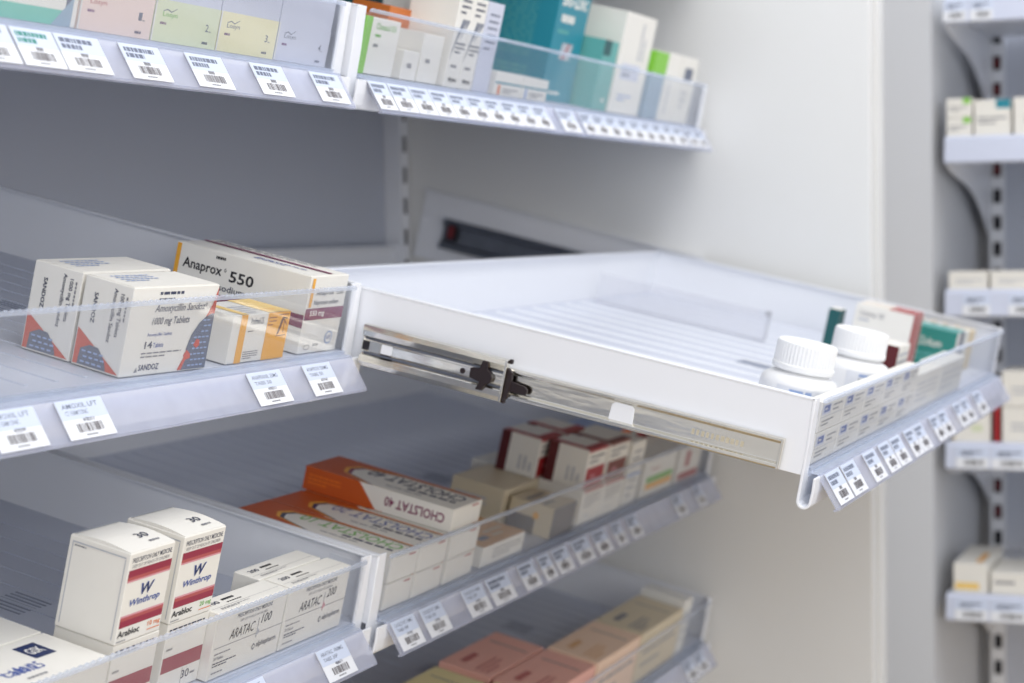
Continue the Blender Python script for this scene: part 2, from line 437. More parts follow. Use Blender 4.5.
G = 'sloping shelf drawers'
build_drawer('UL', -0.96, -GAP, 'upper left white drawer holding pastel banded cartons behind clear guard')
build_drawer('UR', 0.0, 0.9, 'upper middle white drawer holding teal and striped cartons, densely labelled strip')
build_drawer('ML', -0.96, -0.0310, 'left shelf drawer at mid height with four cartons near its right end')
D = build_drawer('D', 0.0, 0.9, 'white drawer pulled far out on steel runners, two white bottles at its front corner')
build_drawer('LL', -0.96, -GAP, 'lower left white drawer with upright red banded cartons in front')
build_drawer('LR', 0.0, 0.9, 'lower white drawer holding orange and white flat cartons under the pulled out drawer')
build_drawer('XR', 0.0, 0.9, 'lowest white drawer holding pink, yellow and beige flat cartons')
LABX['TR'] = []; LABX['TL'] = []
build_drawer('TR', 0.0, 0.9, 'topmost white drawer above the teal cartons, just above the view')
build_drawer('TL', -0.96, -GAP, 'topmost white drawer above the pastel cartons, just above the view')

# ------------------------------------------------------------------ telescopic slide of the pulled drawer
def build_slide():
    DX, DS, DN = -0.0142, -0.0045, 0.0040
    def fin(bm, name, m, parent, **k):
        bmesh.ops.translate(bm, verts=bm.verts, vec=(DX, DS, DN))
        return finish(bm, name, m, parent, **k)
    # inner member on the drawer side
    s0, s1 = 0.0230, 0.3430
    a, b = -0.0048, 0.0172
    prof = [(-0.0008, a), (-0.0052, a), (-0.0066, a + 0.0012), (-0.0066, a + 0.0034), (-0.0052, a + 0.0042), (-0.0036, a + 0.0050), (-0.0036, b - 0.0040), (-0.0050, b - 0.0034), (-0.0062, b - 0.0024), (-0.0062, b - 0.0008), (-0.0050, b), (-0.0008, b)]
    bm = bmesh.new(); prism(bm, prof, 's', s0, s1)
    inner = fin(bm, 'slide_rail', CHROME, D, bevel=0.0003, seg=1)
    bm = bmesh.new(); bx(bm, (-0.0068, s0 - 0.0010, a + 0.0002), (-0.0008, s0 + 0.0010, b - 0.0002)); fin(bm, 'rail_end', CHROME, inner, bevel=0.0003)
    bm = bmesh.new()
    prism(bm, [(0.1312, -0.0035), (0.1500, -0.0035), (0.1490, 0.0105), (0.1465, 0.0125), (0.1340, 0.0125), (0.1318, 0.0105)], 'x', -0.0046, -0.0030)
    fin(bm, 'mounting_tab', WHITE, inner, bevel=0.0004)
    bm = bmesh.new(); r2 = random.Random(4); s = 0.088
    for k in range(11):
        bx(bm, (-0.0040, s, 0.0040), (-0.0035, s - 0.0016 - r2.random() * 0.001, 0.0078)); s -= 0.0036
    fin(bm, 'stamped_mark', solid('stamped_light', (215, 205, 180), 0.4, 0.6), inner)
    # outer member, three bands, still hooked on the cabinet
    s0, s1 = 0.2330, 0.3495; DS = -0.0068; DN = 0.0055
    a, b = -0.0095, 0.0224
    prof = [(-0.0075, a), (-0.0125, a + 0.0006), (-0.0130, a + 0.0040), (-0.0118, a + 0.0085), (-0.0092, a + 0.0098), (-0.0092, a + 0.0112), (-0.0100, a + 0.0125),
            (-0.0100, b - 0.0128), (-0.0092, b - 0.0115), (-0.0092, b - 0.0100), (-0.0118, b - 0.0088), (-0.0130, b - 0.0045), (-0.0125, b - 0.0006), (-0.0075, b)]
    bm = bmesh.new(); prism(bm, prof, 's', s0, s1)
    outer = fin(bm, 'slide_carrier', CHROME, D, bevel=0.0003, seg=1)
    bm = bmesh.new()
    for n0 in (a + 0.0098, b - 0.0114):
        bx(bm, (-0.0096, s0 + 0.002, n0), (-0.0091, s1 - 0.002, n0 + 0.0014))
    fin(bm, 'ball_race', CHROMED, outer)
    bm = bmesh.new(); bx(bm, (-0.0134, s0 - 0.0012, a + 0.0004), (-0.0070, s0 + 0.0006, b - 0.0004)); fin(bm, 'carrier_end', CHROME, outer, bevel=0.0003)
    bm = bmesh.new(); prism(bm, [(s0 - 0.0012, a + 0.001), (s0 - 0.0046, a + 0.0035), (s0 - 0.0058, 0.006), (s0 - 0.0052, 0.0135), (s0 - 0.0012, 0.0165)], 'x', -0.0105, -0.0068)
    bx(bm, (-0.0100, s0 - 0.0036, b - 0.003), (-0.0066, s0 - 0.0010, b + 0.0004)); bx(bm, (-0.0110, s0 - 0.0032, a - 0.0002), (-0.0066, s0 - 0.0010, a + 0.0035))
    prism(bm, [(s0 - 0.0175, -0.0005), (s0 - 0.0187, 0.0015), (s0 - 0.0187, 0.0038), (s0 - 0.0165, 0.0058), (s0 - 0.004, 0.0075), (s0 - 0.004, -0.0005)], 'x', -0.0095, -0.0067)
    fin(bm, 'release_lever', BLACK, outer, bevel=0.0006)
    bm = bmesh.new()
    c = (0.2470, 0.0055)
    prism(bm, [(0.2478, -0.0040), (0.2528, -0.0040), (0.2505, 0.0015), (0.2590, 0.0035), (0.2590, 0.0105), (0.2520, 0.0115), (0.2508, 0.0175), (0.2460, 0.0175), (0.2455, 0.0120), (0.2425, 0.0100), (0.2412, 0.0065), (0.2420, 0.0030), (0.2450, 0.0010)], 'x', -0.0142, -0.0098)
    fin(bm, 'locking_cam', BLACK, outer, bevel=0.0005)
    bm = bmesh.new(); prism(bm, [(0.2662 + 0.0021 * math.cos(t), 0.0060 + 0.0021 * math.sin(t)) for t in [i * math.pi / 8 for i in range(16)]], 'x', -0.0104, -0.0098)
    fin(bm, 'rivet_hole', BLACK, outer)
    bm = bmesh.new(); bx(bm, (-0.0105, 0.3435, 0.0030), (-0.0098, 0.3488, 0.0100)); fin(bm, 'slot', DARK, outer)
    bm = bmesh.new(); bx(bm, (-0.0112, 0.3340, 0.0025), (-0.0098, 0.3428, 0.0105)); fin(bm, 'stop_block', solid('grey_plastic', (150, 154, 160), 0.5), outer, bevel=0.0004)
    bm = bmesh.new(); bx(bm, (-0.0103, 0.3245, 0.0030), (-0.0098, 0.3333, 0.0100)); fin(bm, 'window', WHITE, outer)
    bm = bmesh.new(); bx(bm, (-0.0106, 0.3240, 0.0018), (-0.0098, 0.3337, 0.0030)); fin(bm, 'window_edge', BLACK, outer)
build_slide()

def build_runner(x, sg, fr, label):
    root = empty('runner_bracket', FR[fr] @ Matrix.Translation((x, 0, 0)))
    tag(root, label, 'bracket')
    bm = bmesh.new(); prism(bm, [(0.012, -0.034), (0.386, -0.034), (0.386, 0.052), (0.012, 0.052)], 'x', 0, sg * 0.0020)
    bx(bm, (0, 0.012, 0.050), (-sg * 0.004, 0.386, 0.052))
    finish(bm, 'plate', WHITE, root)
    a, b = -0.0155, 0.0225
    prof = [(-sg * 0.0, a), (-sg * 0.006, a), (-sg * 0.008, a + 0.003), (-sg * 0.008, a + 0.007), (-sg * 0.003, a + 0.009), (-sg * 0.003, b - 0.009), (-sg * 0.008, b - 0.007), (-sg * 0.008, b - 0.003), (-sg * 0.006, b), (0, b)]
    bm = bmesh.new(); prism(bm, prof, 's', 0.014, 0.352)
    rail = finish(bm, 'slide_rail', CHROMED, root, bevel=0.0004)
    bm = bmesh.new(); bx(bm, (-sg * 0.003, 0.331, -0.004), (-sg * 0.0092, 0.344, 0.018)); finish(bm, 'end_stop', DARK, rail)
    bm = bmesh.new(); bx(bm, (-sg * 0.0092, 0.334, 0.000), (-sg * 0.0100, 0.342, 0.015)); finish(bm, 'stop_pad', REDP, rail)
build_runner(0.9275, 1, 'ML', 'white bracket plate with dull steel runner inside the cabinet, behind the pulled out drawer')

def bottle(x, s, label, lines, rot):
    root = empty('pill_bottle', at('D', x, s) @ Matrix.Rotation(rot, 4, 'Z'))
    tag(root, label, 'bottle', 'white pill bottles')
    bm = bmesh.new()
    lathe(bm, [(0.028, 0.0), (0.0303, 0.0015), (0.0305, 0.004), (0.0305, 0.036), (0.0300, 0.039), (0.0275, 0.0425), (0.0225, 0.0452), (0.0195, 0.0465), (0.0195, 0.049)], 48)
    finish(bm, 'body', solid('white_hdpe', (240, 240, 240), 0.35, var=0.005), root, smooth=True)
    bm = bmesh.new()
    lathe(bm, [(0.0232, 0.0478), (0.0239, 0.0484), (0.0239, 0.052), (0.0233, 0.0528), (0.0233, 0.0675), (0.0228, 0.0692), (0.0212, 0.0700), (0.018, 0.0698), (0.002, 0.0698)], 96, flute=0.022, fl_range=(0.0525, 0.068))
    finish(bm, 'cap', solid('white_cap_plastic', (244, 244, 243), 0.4, var=0.005), root)
    bm = bmesh.new(); seg = 28; r0 = 0.03075
    va = []; 
    for k in range(seg + 1):
        a = math.radians(-200 + 150 * k / seg) 
        va.append((bm.verts.new((r0 * math.cos(a), r0 * math.sin(a), 0.005)), bm.verts.new((r0 * math.cos(a), r0 * math.sin(a), 0.0375))))
    for p, q in zip(va, va[1:]): bm.faces.new((p[0], q[0], q[1], p[1])).material_index = 0
    rr = r0 + 0.00015
    for j, (z, ln, c) in enumerate(lines):
        a = -190
        for (d0, d1) in ln:
            n = max(2, int((d1 - d0) / 4))
            ring = [(math.radians(a + d0 + (d1 - d0) * i / n)) for i in range(n + 1)]
            for t0, t1 in zip(ring, ring[1:]):
                vs = [bm.verts.new((rr * math.cos(t), rr * math.sin(t), zz)) for t, zz in ((t0, z), (t1, z), (t1, z + 0.0022), (t0, z + 0.0022))]
                bm.faces.new(vs).material_index = c
    finish(bm, 'paper_label', [solid('print_paper', PAL['paper'], .4), ink('slate'), ink('lblue')], root)
ln = [(0.0335, [(10, 30), (33, 42)], 2), (0.0295, [(10, 28), (31, 50), (53, 70)], 1), (0.0255, [(10, 22), (25, 46)], 1), (0.015, [(10, 60)], 1), (0.011, [(10, 50)], 1)]
bottle(0.140, 0.0500, 'white ribbed cap bottle nearest the corner of the pulled out drawer', ln, 0.0)
bottle(0.330, 0.0470, 'second white ribbed cap bottle, beside the white carton with red ends', ln, 0.35)

# ------------------------------------------------------------------ cartons
def flap(parent, face, w, d, h, col='white', t=0.0004, inset=0.0012, bulge=0.0):
    """separate closure panel on the top or front of a carton"""
    bm = bmesh.new()
    n = 8
    if face == 'T':
        top, bot = [], []
        for i in range(n + 1):
            y = inset + (d - 2 * inset) * i / n
            z = h + t + bulge * math.sin(math.pi * i / n)
            top.append((y, z)); bot.append((y, h + 0.00005))
        prism(bm, bot + top[::-1], 'x', inset, w - inset)
    else:
        bx(bm, (inset, -t, inset), (w - inset, -0.00002, h - inset))
    return finish(bm, 'end_flap', ink(col), parent)

# --- mid left drawer
def amox(seed):
    w, d, h = 0.098, 0.036, 0.056
    s = Sheet(w, d, h, raised='T')
    s.dashes('F', .30, .90, .76, .955, 1, 'ink', seed=1, fill=.6); s.dashes('F', .30, .845, .60, .88, 1, 'ink', seed=2)
    s.text('F', .275, .69, .86, .80, 'Amoxycillin Sandoz', 'ink', shear=.03); s.text('F', .865, .755, .885, .795, 'o', 'ink')
    s.text('F', .265, .545, .70, .655, '1000 mg Tablets', 'ink', shear=.03)
    s.text('F', .235, .43, .52, .48, 'Amoxycillin Tablets', 'blue'); s.text('F', .225, .305, .31, .385, '14', 'ink'); s.text('F', .32, .31, .44, .365, 'Tablets', 'blue')
    s.dashes('F', .20, .19, .66, .27, 2, 'grey', seed=5, fill=.4)
    s.text('F', .20, .055, .43, .125, 'SANDOZ', 'navy'); s.poly('F', [(.15, .04), (.175, .10), (.19, .04)], 'grey')
    # brick-pattern corner motif
    s.poly('F', [(.655, .015), (.995, .015), (.995, .97), (.955, .78)], 'brick')
    arc = [(.70, .015), (.74, .14), (.72, .26), (.755, .42), (.83, .56), (.90, .63), (.96, .66), (.995, .66), (.995, .015)]
    s.poly('F', arc, 'slate')
    for r in range(9):
        v = .05 + r * .066
        for c_ in range(5):
            u = .775 + c_ * .048 + (.02 if r % 2 else 0)
            if u + .036 < .99 and not (r > 5 and u < .85) : s.rect('F', u, v, u + .034, v + .018, 'lblue'); s.lv -= 1
    s.lv += 1
    s.poly('F', [(.80, .30), (.84, .26), (.875, .29), (.87, .35), (.83, .37)], 'brick'); s.poly('F', [(.70, .18), (.74, .13), (.79, .15), (.78, .20), (.73, .25)], 'brick')
    # left end
    s.poly('L', [(.03, .02), (.97, .02), (.03, .42)], 'brick')
    s.poly('L', [(.12, .02), (.72, .02), (.66, .13), (.5, .25), (.32, .26), (.14, .20)], 'slate')
    for r in range(3):
        for c_ in range(4): s.rect('L', .18 + c_ * .12 + .04 * (r % 2), .05 + r * .06, .26 + c_ * .12 + .04 * (r % 2), .07 + r * .06, 'lblue'); s.lv -= 1
    s.lv += 1
    s.text('L', .24, .50, .32, .84, 'SANDOZ', 'ink', rot=270); s.text('L', .60, .34, .70, .94, 'Amoxycillin Sandoz', 'ink', rot=270); s.text('L', .74, .42, .84, .90, '1000 mg Tablets', 'ink', rot=270)
    s.dashes('L', .87, .40, .93, .88, 1, 'grey', rot=270, seed=4)
    s.dashes('T', .12, .35, .55, .8, 4, 'lblue', seed=8, fill=.35)
    return s
a1 = amox(1).make('medicine_carton', at('ML', -0.3205, 0.0065, r=-0.036)); a1.scale = (0.965, 1, 1)
tag(a1, 'white carton with red and navy corner motif, nearer of the two alike', 'carton', 'brick motif cartons')
a2 = cp(a1, at('ML', -0.3185, 0.0450, r=-0.010), 'white carton with brick corner motif, standing behind its twin'); 
flap(a1, 'T', .098, .036, .056); cp_ch = a1.children[0].copy(); COL.objects.link(cp_ch); cp_ch.parent = a2

s = Sheet(0.059, 0.1125, 0.0570, raised='T')
s.rect('L', 0.004, .012, .035, .985, 'amber'); s.text('L', .065, .66, .36, .83, 'Anaprox', 'black'); s.text('L', .42, .655, .60, .80, '550', 'black')
s.text('L', .375, .76, .392, .81, 'o', 'black'); s.text('L', .055, .49, .55, .60, 'Naproxen sodium', 'ink'); s.dashes('L', .30, .90, .42, .945, 1, 'black', seed=1, fill=.8)
s.poly('L', [(.30, .37), (.50, .37), (.996, .33), (.996, .50), (.60, .50), (.46, .47)], 'maroon'); s.poly('L', [(.05, .37), (.5, .37), (.5, .47), (.05, .44)], 'maroon')
s.poly('L', [(.90, .12), (.93, .20), (.90, .28), (.87, .20)], 'white2'); s.dashes('L', .80, .10, .86, .24, 3, 'grey', seed=3)
s.rect('F', .05, .60, .12, .97, 'amber'); s.text('F', .20, .73, .92, .82, 'Anaprox  550', 'ink'); s.text('F', .18, .61, .82, .69, 'Naproxen sodium', 'ink')
s.rect('F', .0, .435, 1.0, .585, 'maroon'); s.text('F', .12, .465, .50, .555, '550 mg', 'white'); s.dashes('F', .35, .07, .60, .13, 1, 'grey', seed=4)
cc = [(.74 + .10 * math.cos(t), .18 + .085 * math.sin(t)) for t in [i * math.pi / 10 for i in range(20)]]
s.poly('F', cc, 'lblue'); s.poly('F', [(.74 + (u - .74) * .8, .18 + (v - .18) * .8) for u, v in cc], 'white'); s.text('F', .68, .15, .80, .21, 'NPS', 'blue')
s.poly('F', [(.20 + .08 * math.cos(t), .08 + .035 * math.sin(t)) for t in [i * math.pi / 8 for i in range(16)]], 'grey'); s.poly('F', [(.20 + .068 * math.cos(t), .08 + .027 * math.sin(t)) for t in [i * math.pi / 8 for i in range(16)]], 'white')
s.rect('T', .52, .02, .62, .98, 'maroon'); s.dashes('T', .20, .12, .36, .5, 2, 'blue', rot=270, seed=2); s.dashes('T', .70, .2, .9, .95, 3, 'grey', rot=270, seed=6)
o = s.make('medicine_carton', at('ML', -0.0952, 0.0052)); tag(o, 'tall white carton with maroon stripe and orange edge against right end of left shelf', 'carton')
flap(o, 'T', .059, .1125, .0570, inset=.0016, t=.0003)

s = Sheet(0.078, 0.034, 0.0335)
s.rect('F', .13, .0, .24, 1, 'amber'); s.text('F', .30, .78, .53, .92, 'Anafranil 25', 'ink'); s.dashes('F', .28, .62, .44, .67, 1, 'grey', seed=2); s.dashes('F', .26, .06, .52, .24, 4, 'grey', seed=3, fill=.5)
s.rect('F', .60, .0, 1, 1, 'amber'); s.dashes('F', .62, .70, .76, .93, 3, 'brown', seed=4, fill=.35)
s.rect('F', .79, .48, .97, .50, 'brown'); s.rect('F', .79, .93, .97, .95, 'brown')
for k in range(5): s.poly('F', [(.80 + .01 * k, .52 + .07 * k), (.82 + .01 * k, .52 + .07 * k), (.84 + .012 * k, .66 + .06 * k), (.83 + .012 * k, .66 + .06 * k)], 'black')
s.poly('F', [(.82, .53), (.84, .53), (.90, .86), (.88, .88)], 'brown'); s.poly('F', [(.88, .84), (.96, .70), (.965, .72), (.89, .88)], 'brown'); s.poly('F', [(.87, .86), (.96, .84), (.96, .86), (.87, .89)], 'black'); s.rect('F', .905, .55, .915, .84, 'brown')
s.rect('T', .60, .0, 1, 1, 'yellow'); s.rect('T', .13, 0, .24, 1, 'yellow'); s.dashes('T', .62, .08, .9, .3, 2, 'amber', seed=2); s.dashes('T', .28, .05, .56, .6, 4, 'lgrey', seed=7)
o = s.make('medicine_carton', at('ML', -0.1975, 0.0040, r=0.0)); tag(o, 'small white and yellow-orange carton between the brick motif carton and the maroon striped one', 'carton')

# --- lower left drawer
def arab(nn, col, w=.050, d=.043, h=.0572):
    s = Sheet(w, d, h, raised='T', bulge=.0020)
    s.text('F', .06, .89, .94, .945, 'PRESCRIPTION ONLY MEDICINE', 'ink'); s.text('F', .08, .835, .90, .87, 'KEEP OUT OF REACH OF CHILDREN', 'grey')
    N = 7
    for k in range(N):                      # printed gradient bands
        s.rect('F', .02, .68 + k * .019, .98, .70 + k * .019, 'wine' if k > 2 else ('rose' if k > 0 else 'pinkw')); s.rect('F', .02, .18 + k * .019, .98, .20 + k * .019, 'wine' if k < 4 else ('rose' if k < 6 else 'pinkw')); s.lv -= 1
    s.lv += 1
    s.text('F', .34, .50, .64, .63, 'W', 'blue', shear=.15); s.text('F', .36, .505, .62, .62, 'W', 'navy', shear=.15); s.text('F', .14, .38, .84, .475, 'Winthrop', 'blue', shear=.05)
    s.text('F', .02, .075, .50, .15, 'Arabloc', 'black'); s.text('F', .68, .085, .96, .155, nn, col); s.rect('F', .68, .055, .97, .065, 'orange'); s.dashes('F', .02, .02, .34, .045, 1, 'grey', seed=3)
    for a, b, c_, e in ((.06, .05, .075, .95), (.925, .05, .94, .93), (.06, .935, .94, .95)): s.rect('L', a, b, c_, e, 'lgrey')
    s.dashes('L', .1, .895, .42, .925, 1, 'grey', seed=9)
    s.text('T', .55, .28, .78, .42, '30', 'ink'); s.dashes('T', .60, .12, .95, .2, 1, 'grey', seed=2)
    s.rect('T', .03, .93, .97, .96, 'lgrey')
    return s
def lowcart(w=.050, d=.043, h=.0475, col='wine'):
    s = Sheet(w, d, h)
    s.dashes('F', .05, .84, .9, .93, 2, 'ink', seed=21, fill=.5); s.rect('F', .02, .30, .98, .52, 'wine'); s.dashes('F', .06, .6, .3, .66, 1, 'grey', seed=4)
    s.text('F', .55, .12, .74, .24, '30', 'ink'); s.dashes('F', .77, .13, .96, .19, 1, 'grey', seed=2); s.rect('F', .55, .28, .56, .0, 'grey')
    return s
for i, (x, ss, nn, c) in enumerate(((-.3515, .0100, '10 mg', 'orange'), (-.2890, .0115, '20 mg', 'green'))):
    b = lowcart().make('medicine_carton', at('LL', x, ss)); tag(b, ('white carton with red band lying under the ', 'red banded white carton carrying the ')[i] + ('left upright red banded carton', 'upright red banded carton on the right')[i], 'carton', 'red banded cartons')
    o = arab(nn, c).make('medicine_carton', at('LL', x - .001, ss - .0005, .0021 + .0480, r=.012 if i == 0 else 0)); tag(o, ('upright white carton with red bands, left of the pair, orange strength mark', 'upright white carton with red bands, right of the pair, green strength mark')[i], 'carton', 'red banded cartons')
    flap(o, 'T', .050, .043, .0572, bulge=.0020, inset=.0006)

def arat(nn, w=.094, d=.0205, h=.047):
    s = Sheet(w, d, h, raised='F')
    s.text('F', .28, .83, .78, .89, 'PRESCRIPTION ONLY MEDICINE', 'ink'); s.text('F', .33, .755, .72, .79, 'KEEP OUT OF REACH OF CHILDREN', 'grey')
    s.text('F', .22, .53, .56, .68, 'ARATAC', 'black', shear=.05); s.text('F', .66, .60, .80, .74, nn, 'black', shear=.12)
    s.rect('F', .02, .465, .99, .475, 'grey'); s.rect('F', .61, .40, .618, .70, 'grey'); s.poly('F', [(.60, .42), (.66, .47), (.615, .56)], 'pinkw' if nn == '200' else 'lgrey')
    s.text('F', .04, .29, .17, .335, '30 Tablets', 'ink'); s.dashes('F', .04, .36, .40, .40, 1, 'grey', seed=2); s.dashes('F', .04, .18, .36, .26, 2, 'ink', seed=33, fill=.45); s.dashes('F', .04, .08, .3, .12, 1, 'grey', seed=5)
    s.text('F', .64, .22, .93, .33, 'alphapharm', 'ink'); s.poly('F', [(.60 + .02 * math.cos(t), .27 + .05 * math.sin(t)) for t in [i * math.pi / 6 for i in range(12)]], 'ink'); s.poly('F', [(.60 + .012 * math.cos(t), .27 + .03 * math.sin(t)) for t in [i * math.pi / 6 for i in range(12)]], 'white')
    s.text('T', .08, .52, .22, .72, nn, 'ink'); s.dashes('T', .28, .62, .55, .74, 1, 'black', seed=3, fill=.9); s.dashes('T', .28, .40, .62, .52, 1, 'black', seed=4, fill=.4); s.dashes('T', .1, .12, .5, .24, 2, 'grey', seed=7); s.rect('T', .02, .30, .96, .31, 'grey')
    return s
t0 = 'white carton with thin black print, '
for x, ss, nn, r, lb in ((-.2385, .0050, '100', 0.0, 'left one beside the red banded cartons'), (-.1420, .0050, '200', 0.0, 'right one against the drawer end'), (-.1480, .0265, '200', 0.01, 'behind the right one')):
    o = arat(nn).make('medicine_carton', at('LL', x, ss, r=r)); tag(o, t0 + lb, 'carton', 'black printed white cartons')
    flap(o, 'F', .094, .0205, .047)

def flat(w=.10, d=.048, h=.045):
    s = Sheet(w, d, h)
    s.rect('T', .60, .50, .80, .86, 'navy'); s.text('T', .63, .60, .77, .76, 'GSK', 'white'); s.text('T', .20, .30, .50, .48, 'tabs', 'blue'); s.text('T', .30, .28, .56, .46, '100/25', 'blue'); s.dashes('T', .3, .12, .6, .2, 1, 'grey', seed=3)
    return s
for ss, lb in ((.0050, 'front one of the pair'), (.0545, 'behind its twin')):
    o = flat().make('medicine_carton', at('LL', -.462, ss)); tag(o, 'flat white carton with navy square on top, ' + lb, 'carton', 'navy square cartons')
    flap(o, 'F', .10, .048, .045)
    
# --- lower right drawer
def chol(nn, col, w, d, h, oval='ink', full=True):
    s = Sheet(w, d, h, raised='F')
    # orange back half, white front with oval sweep; lettering upside down as the cartons face the other way
    s.poly('T', [(0, .55), (.35, .72), (.5, .75), (.7, .72), (.93, .5), (.97, 0), (1, 0), (1, 1), (0, 1)], 'rust')
    s.poly('T', [(.0, .42), (.0, .60), (.25, .80), (.5, .84), (.75, .80), (.93, .55), (.95, .0), (.88, .0)], 'amber')
    s.poly('T', [(.0, .42), (.0, .57), (.25, .775), (.5, .81), (.72, .775), (.90, .52), (.92, .0), (.86, .0)], oval)
    s.poly('T', [(.0, .0), (.0, .54), (.25, .75), (.5, .78), (.70, .75), (.87, .50), (.88, .0)], 'white')
    s.text('T', .46, .05, .80, .70, 'CHOLSTAT ' + nn, col, rot=90); s.dashes('T', .30, .06, .40, .60, 1, 'ink', rot=90, seed=3, fill=.9); s.dashes('T', .16, .1, .24, .5, 1, 'grey', rot=270, seed=5)
    s.poly('L', [(0, 0), (.55, 0), (.50, .4), (.36, 1), (0, 1)], 'rust')
    s.dashes('L', .03, .25, .25, .75, 3, 'orange', seed=5)
    s.rect('F', .62, .86, .86, .92, 'rose')
    return s
CH = []
for i, (x, ss, w, r) in enumerate(((.0145, .0045, .0500, 0.0), (.0670, .0040, .0560, .010), (.1285, .0040, .0620, .018))):
    col = ('green', 'blue', 'maroon')[i]; nn = ('10', '20', '40')[i]
    for lv in (0, 1):
        o = chol(nn, col, w, .138, .0215, ('ink', 'navy', 'maroon')[i]).make('medicine_carton', at('LR', x, ss, .0021 + lv * .0220, r))
        tag(o, 'flat orange and white carton, ' + ('bottom' if lv == 0 else 'upper') + ' of the ' + ('column against the left drawer end', 'middle column', 'right column')[i], 'carton', 'orange and white cartons')
        flap(o, 'F', w, .138, .0215)
s = chol('40', 'ink', .0640, .138, .0200, 'maroon'); s.poly('L', [(.50, .02), (1, .02), (1, .98), (.37, .98)], 'white'); s.text('L', .55, .30, .95, .72, 'CHOLSTAT 40', 'maroon', rot=180)
o = s.make('medicine_carton', at('LR', .1310, .0080, .0021 + .0440, .024)); tag(o, 'topmost orange and white carton with maroon upside down lettering, on the right column', 'carton', 'orange and white cartons')
flap(o, 'F', .064, .138, .020)

s = Sheet(.098, .085, .019); s.rect('T', 0, 0, 1, 1, 'tan')
s.poly('T', [(.55 + .30 * math.cos(t), .62 + .25 * math.sin(t)) for t in [i * math.pi / 12 for i in range(24)]], 'white2'); s.rect('T', .2, .12, .4, .2, 'slate'); s.dashes('T', .5, .1, .9, .3, 2, 'beige', seed=2); s.dashes('F', .25, .25, .95, .8, 3, 'grey', seed=3, fill=.35)
for lv in (0, 1):
    if lv == 0: o = s.make('medicine_carton', at('LR', .2100, .0045)); tag(o, 'flat tan topped carton with pale oval, beside the orange and white columns', 'carton')
s = Sheet(.062, .045, .0300, 'beige'); s.rect('F', 0, 0, 1, 1, 'dgrey'); s.rect('L', 0, 0, .62, .55, 'dgrey'); s.poly('L', [(.62 + .07 * math.cos(t), .62 + .12 * math.sin(t)) for t in [i * math.pi / 6 for i in range(12)]], 'amber'); s.dashes('T', .1, .2, .8, .8, 3, 'grey', seed=1)
o = s.make('medicine_carton', at('LR', .3760, .0040)); tag(o, 'small beige carton with dark grey end and yellow dot, right of the tan carton', 'carton')

def redc(w, front, h=.040, d=.042):
    s = Sheet(w, d, h)
    s.rect('L', 0, 0, .24, 1, 'darkred'); s.rect('T', 0, 0, .24, 1, front); s.rect('F', .06, .02, .97, .52, front); s.rect('F', 0, .93, 1, 1, front); s.dashes('F', .12, .60, .86, .86, 2, 'ink', seed=4, fill=.4)
    s.dashes('F', .3, .24, .7, .32, 1, 'pinkw', seed=3, fill=.9); s.rect('T', .0, .0, 1, .22, front); s.dashes('L', .5, .15, .9, .5, 3, 'lgrey', rot=90, seed=6)
    return s
def lowred(w, h=.0365):
    s = Sheet(w, .06, h); s.rect('F', .05, .92, .98, 1, 'rose'); s.dashes('F', .15, .45, .9, .85, 4, 'grey', seed=9, fill=.35); s.dashes('F', .3, .2, .6, .28, 1, 'lgrey', seed=2)
    return s
for x, w, lb in ((.4560, .0600, 'under the red fronted carton'), (.5180, .0660, 'under the brown fronted carton')):
    o = lowred(w).make('medicine_carton', at('LR', x, .0050)); tag(o, 'white carton with fine grey lines ' + lb, 'carton', 'base cartons under the red ones')
s = Sheet(.090, .055, .0365, 'beige'); s.dashes('L', .1, .3, .7, .7, 3, 'lgrey', seed=5)
o = s.make('medicine_carton', at('LR', .3640, .0520)); tag(o, 'beige carton holding up the left dark red edged carton', 'carton', 'base cartons under the red ones')
o = lowred(.06).make('medicine_carton', at('LR', .4560, .0670)); tag(o, 'white carton hidden behind the front base cartons', 'carton', 'base cartons under the red ones')
z2 = .0021 + .0370
o = redc(.0580, 'red', h=.0400).make('medicine_carton', at('LR', .4560, .0078, z2)); tag(o, 'white carton with bright red front square, front of the red group', 'carton', 'red edged cartons')
o = redc(.0640, 'brown', h=.0400).make('medicine_carton', at('LR', .5170, .0070, z2)); tag(o, 'white carton with brown front square right of the red fronted one', 'carton', 'red edged cartons')
o = redc(.0580, 'red', h=.0400).make('medicine_carton', at('LR', .4420, .0540, z2)); tag(o, 'white carton with dark red left edge, behind the red fronted one', 'carton', 'red edged cartons')
o = redc(.0580, 'red', h=.0400).make('medicine_carton', at('LR', .5080, .0540, z2)); tag(o, 'white carton with red striped top in the back row of the red group', 'carton', 'red edged cartons')
s = Sheet(.045, .06, .0700); s.dashes('F', .2, .1, .8, .9, 7, 'slate', seed=2, fill=.25); s.rect('F', 0, .45, 1, .50, 'lblue')
o = s.make('medicine_carton', at('LR', .5930, .0060)); tag(o, 'narrow upright white carton just right of the brown fronted one', 'carton')
s = Sheet(.115, .05, .0420); s.poly('F', [(.12, .36), (.95, .36), (.95, .52), (.12, .52)], 'green'); s.rect('F', .12, .18, .95, .34, 'amber'); s.dashes('F', .2, .68, .7, .76, 1, 'rose', seed=2)
o = s.make('medicine_carton', at('LR', .6560, .0060)); tag(o, 'white carton with green and yellow stripes at right end of lower drawer', 'carton')
s = Sheet(.090, .05, .0400); s.poly('F', [(.3, .42), (.5, .42), (.5, .9), (.3, .9)], 'red'); s.rect('F', .1, .06, .95, .26, 'red')
o = s.make('medicine_carton', at('LR', .7850, .0060)); tag(o, 'white carton with red bars, last in the lower drawer', 'carton')
s = Sheet(.10, .05, .055); s.rect('T', 0, 0, 1, 1, 'lblue'); s.rect('F', 0, .6, 1, 1, 'orange')
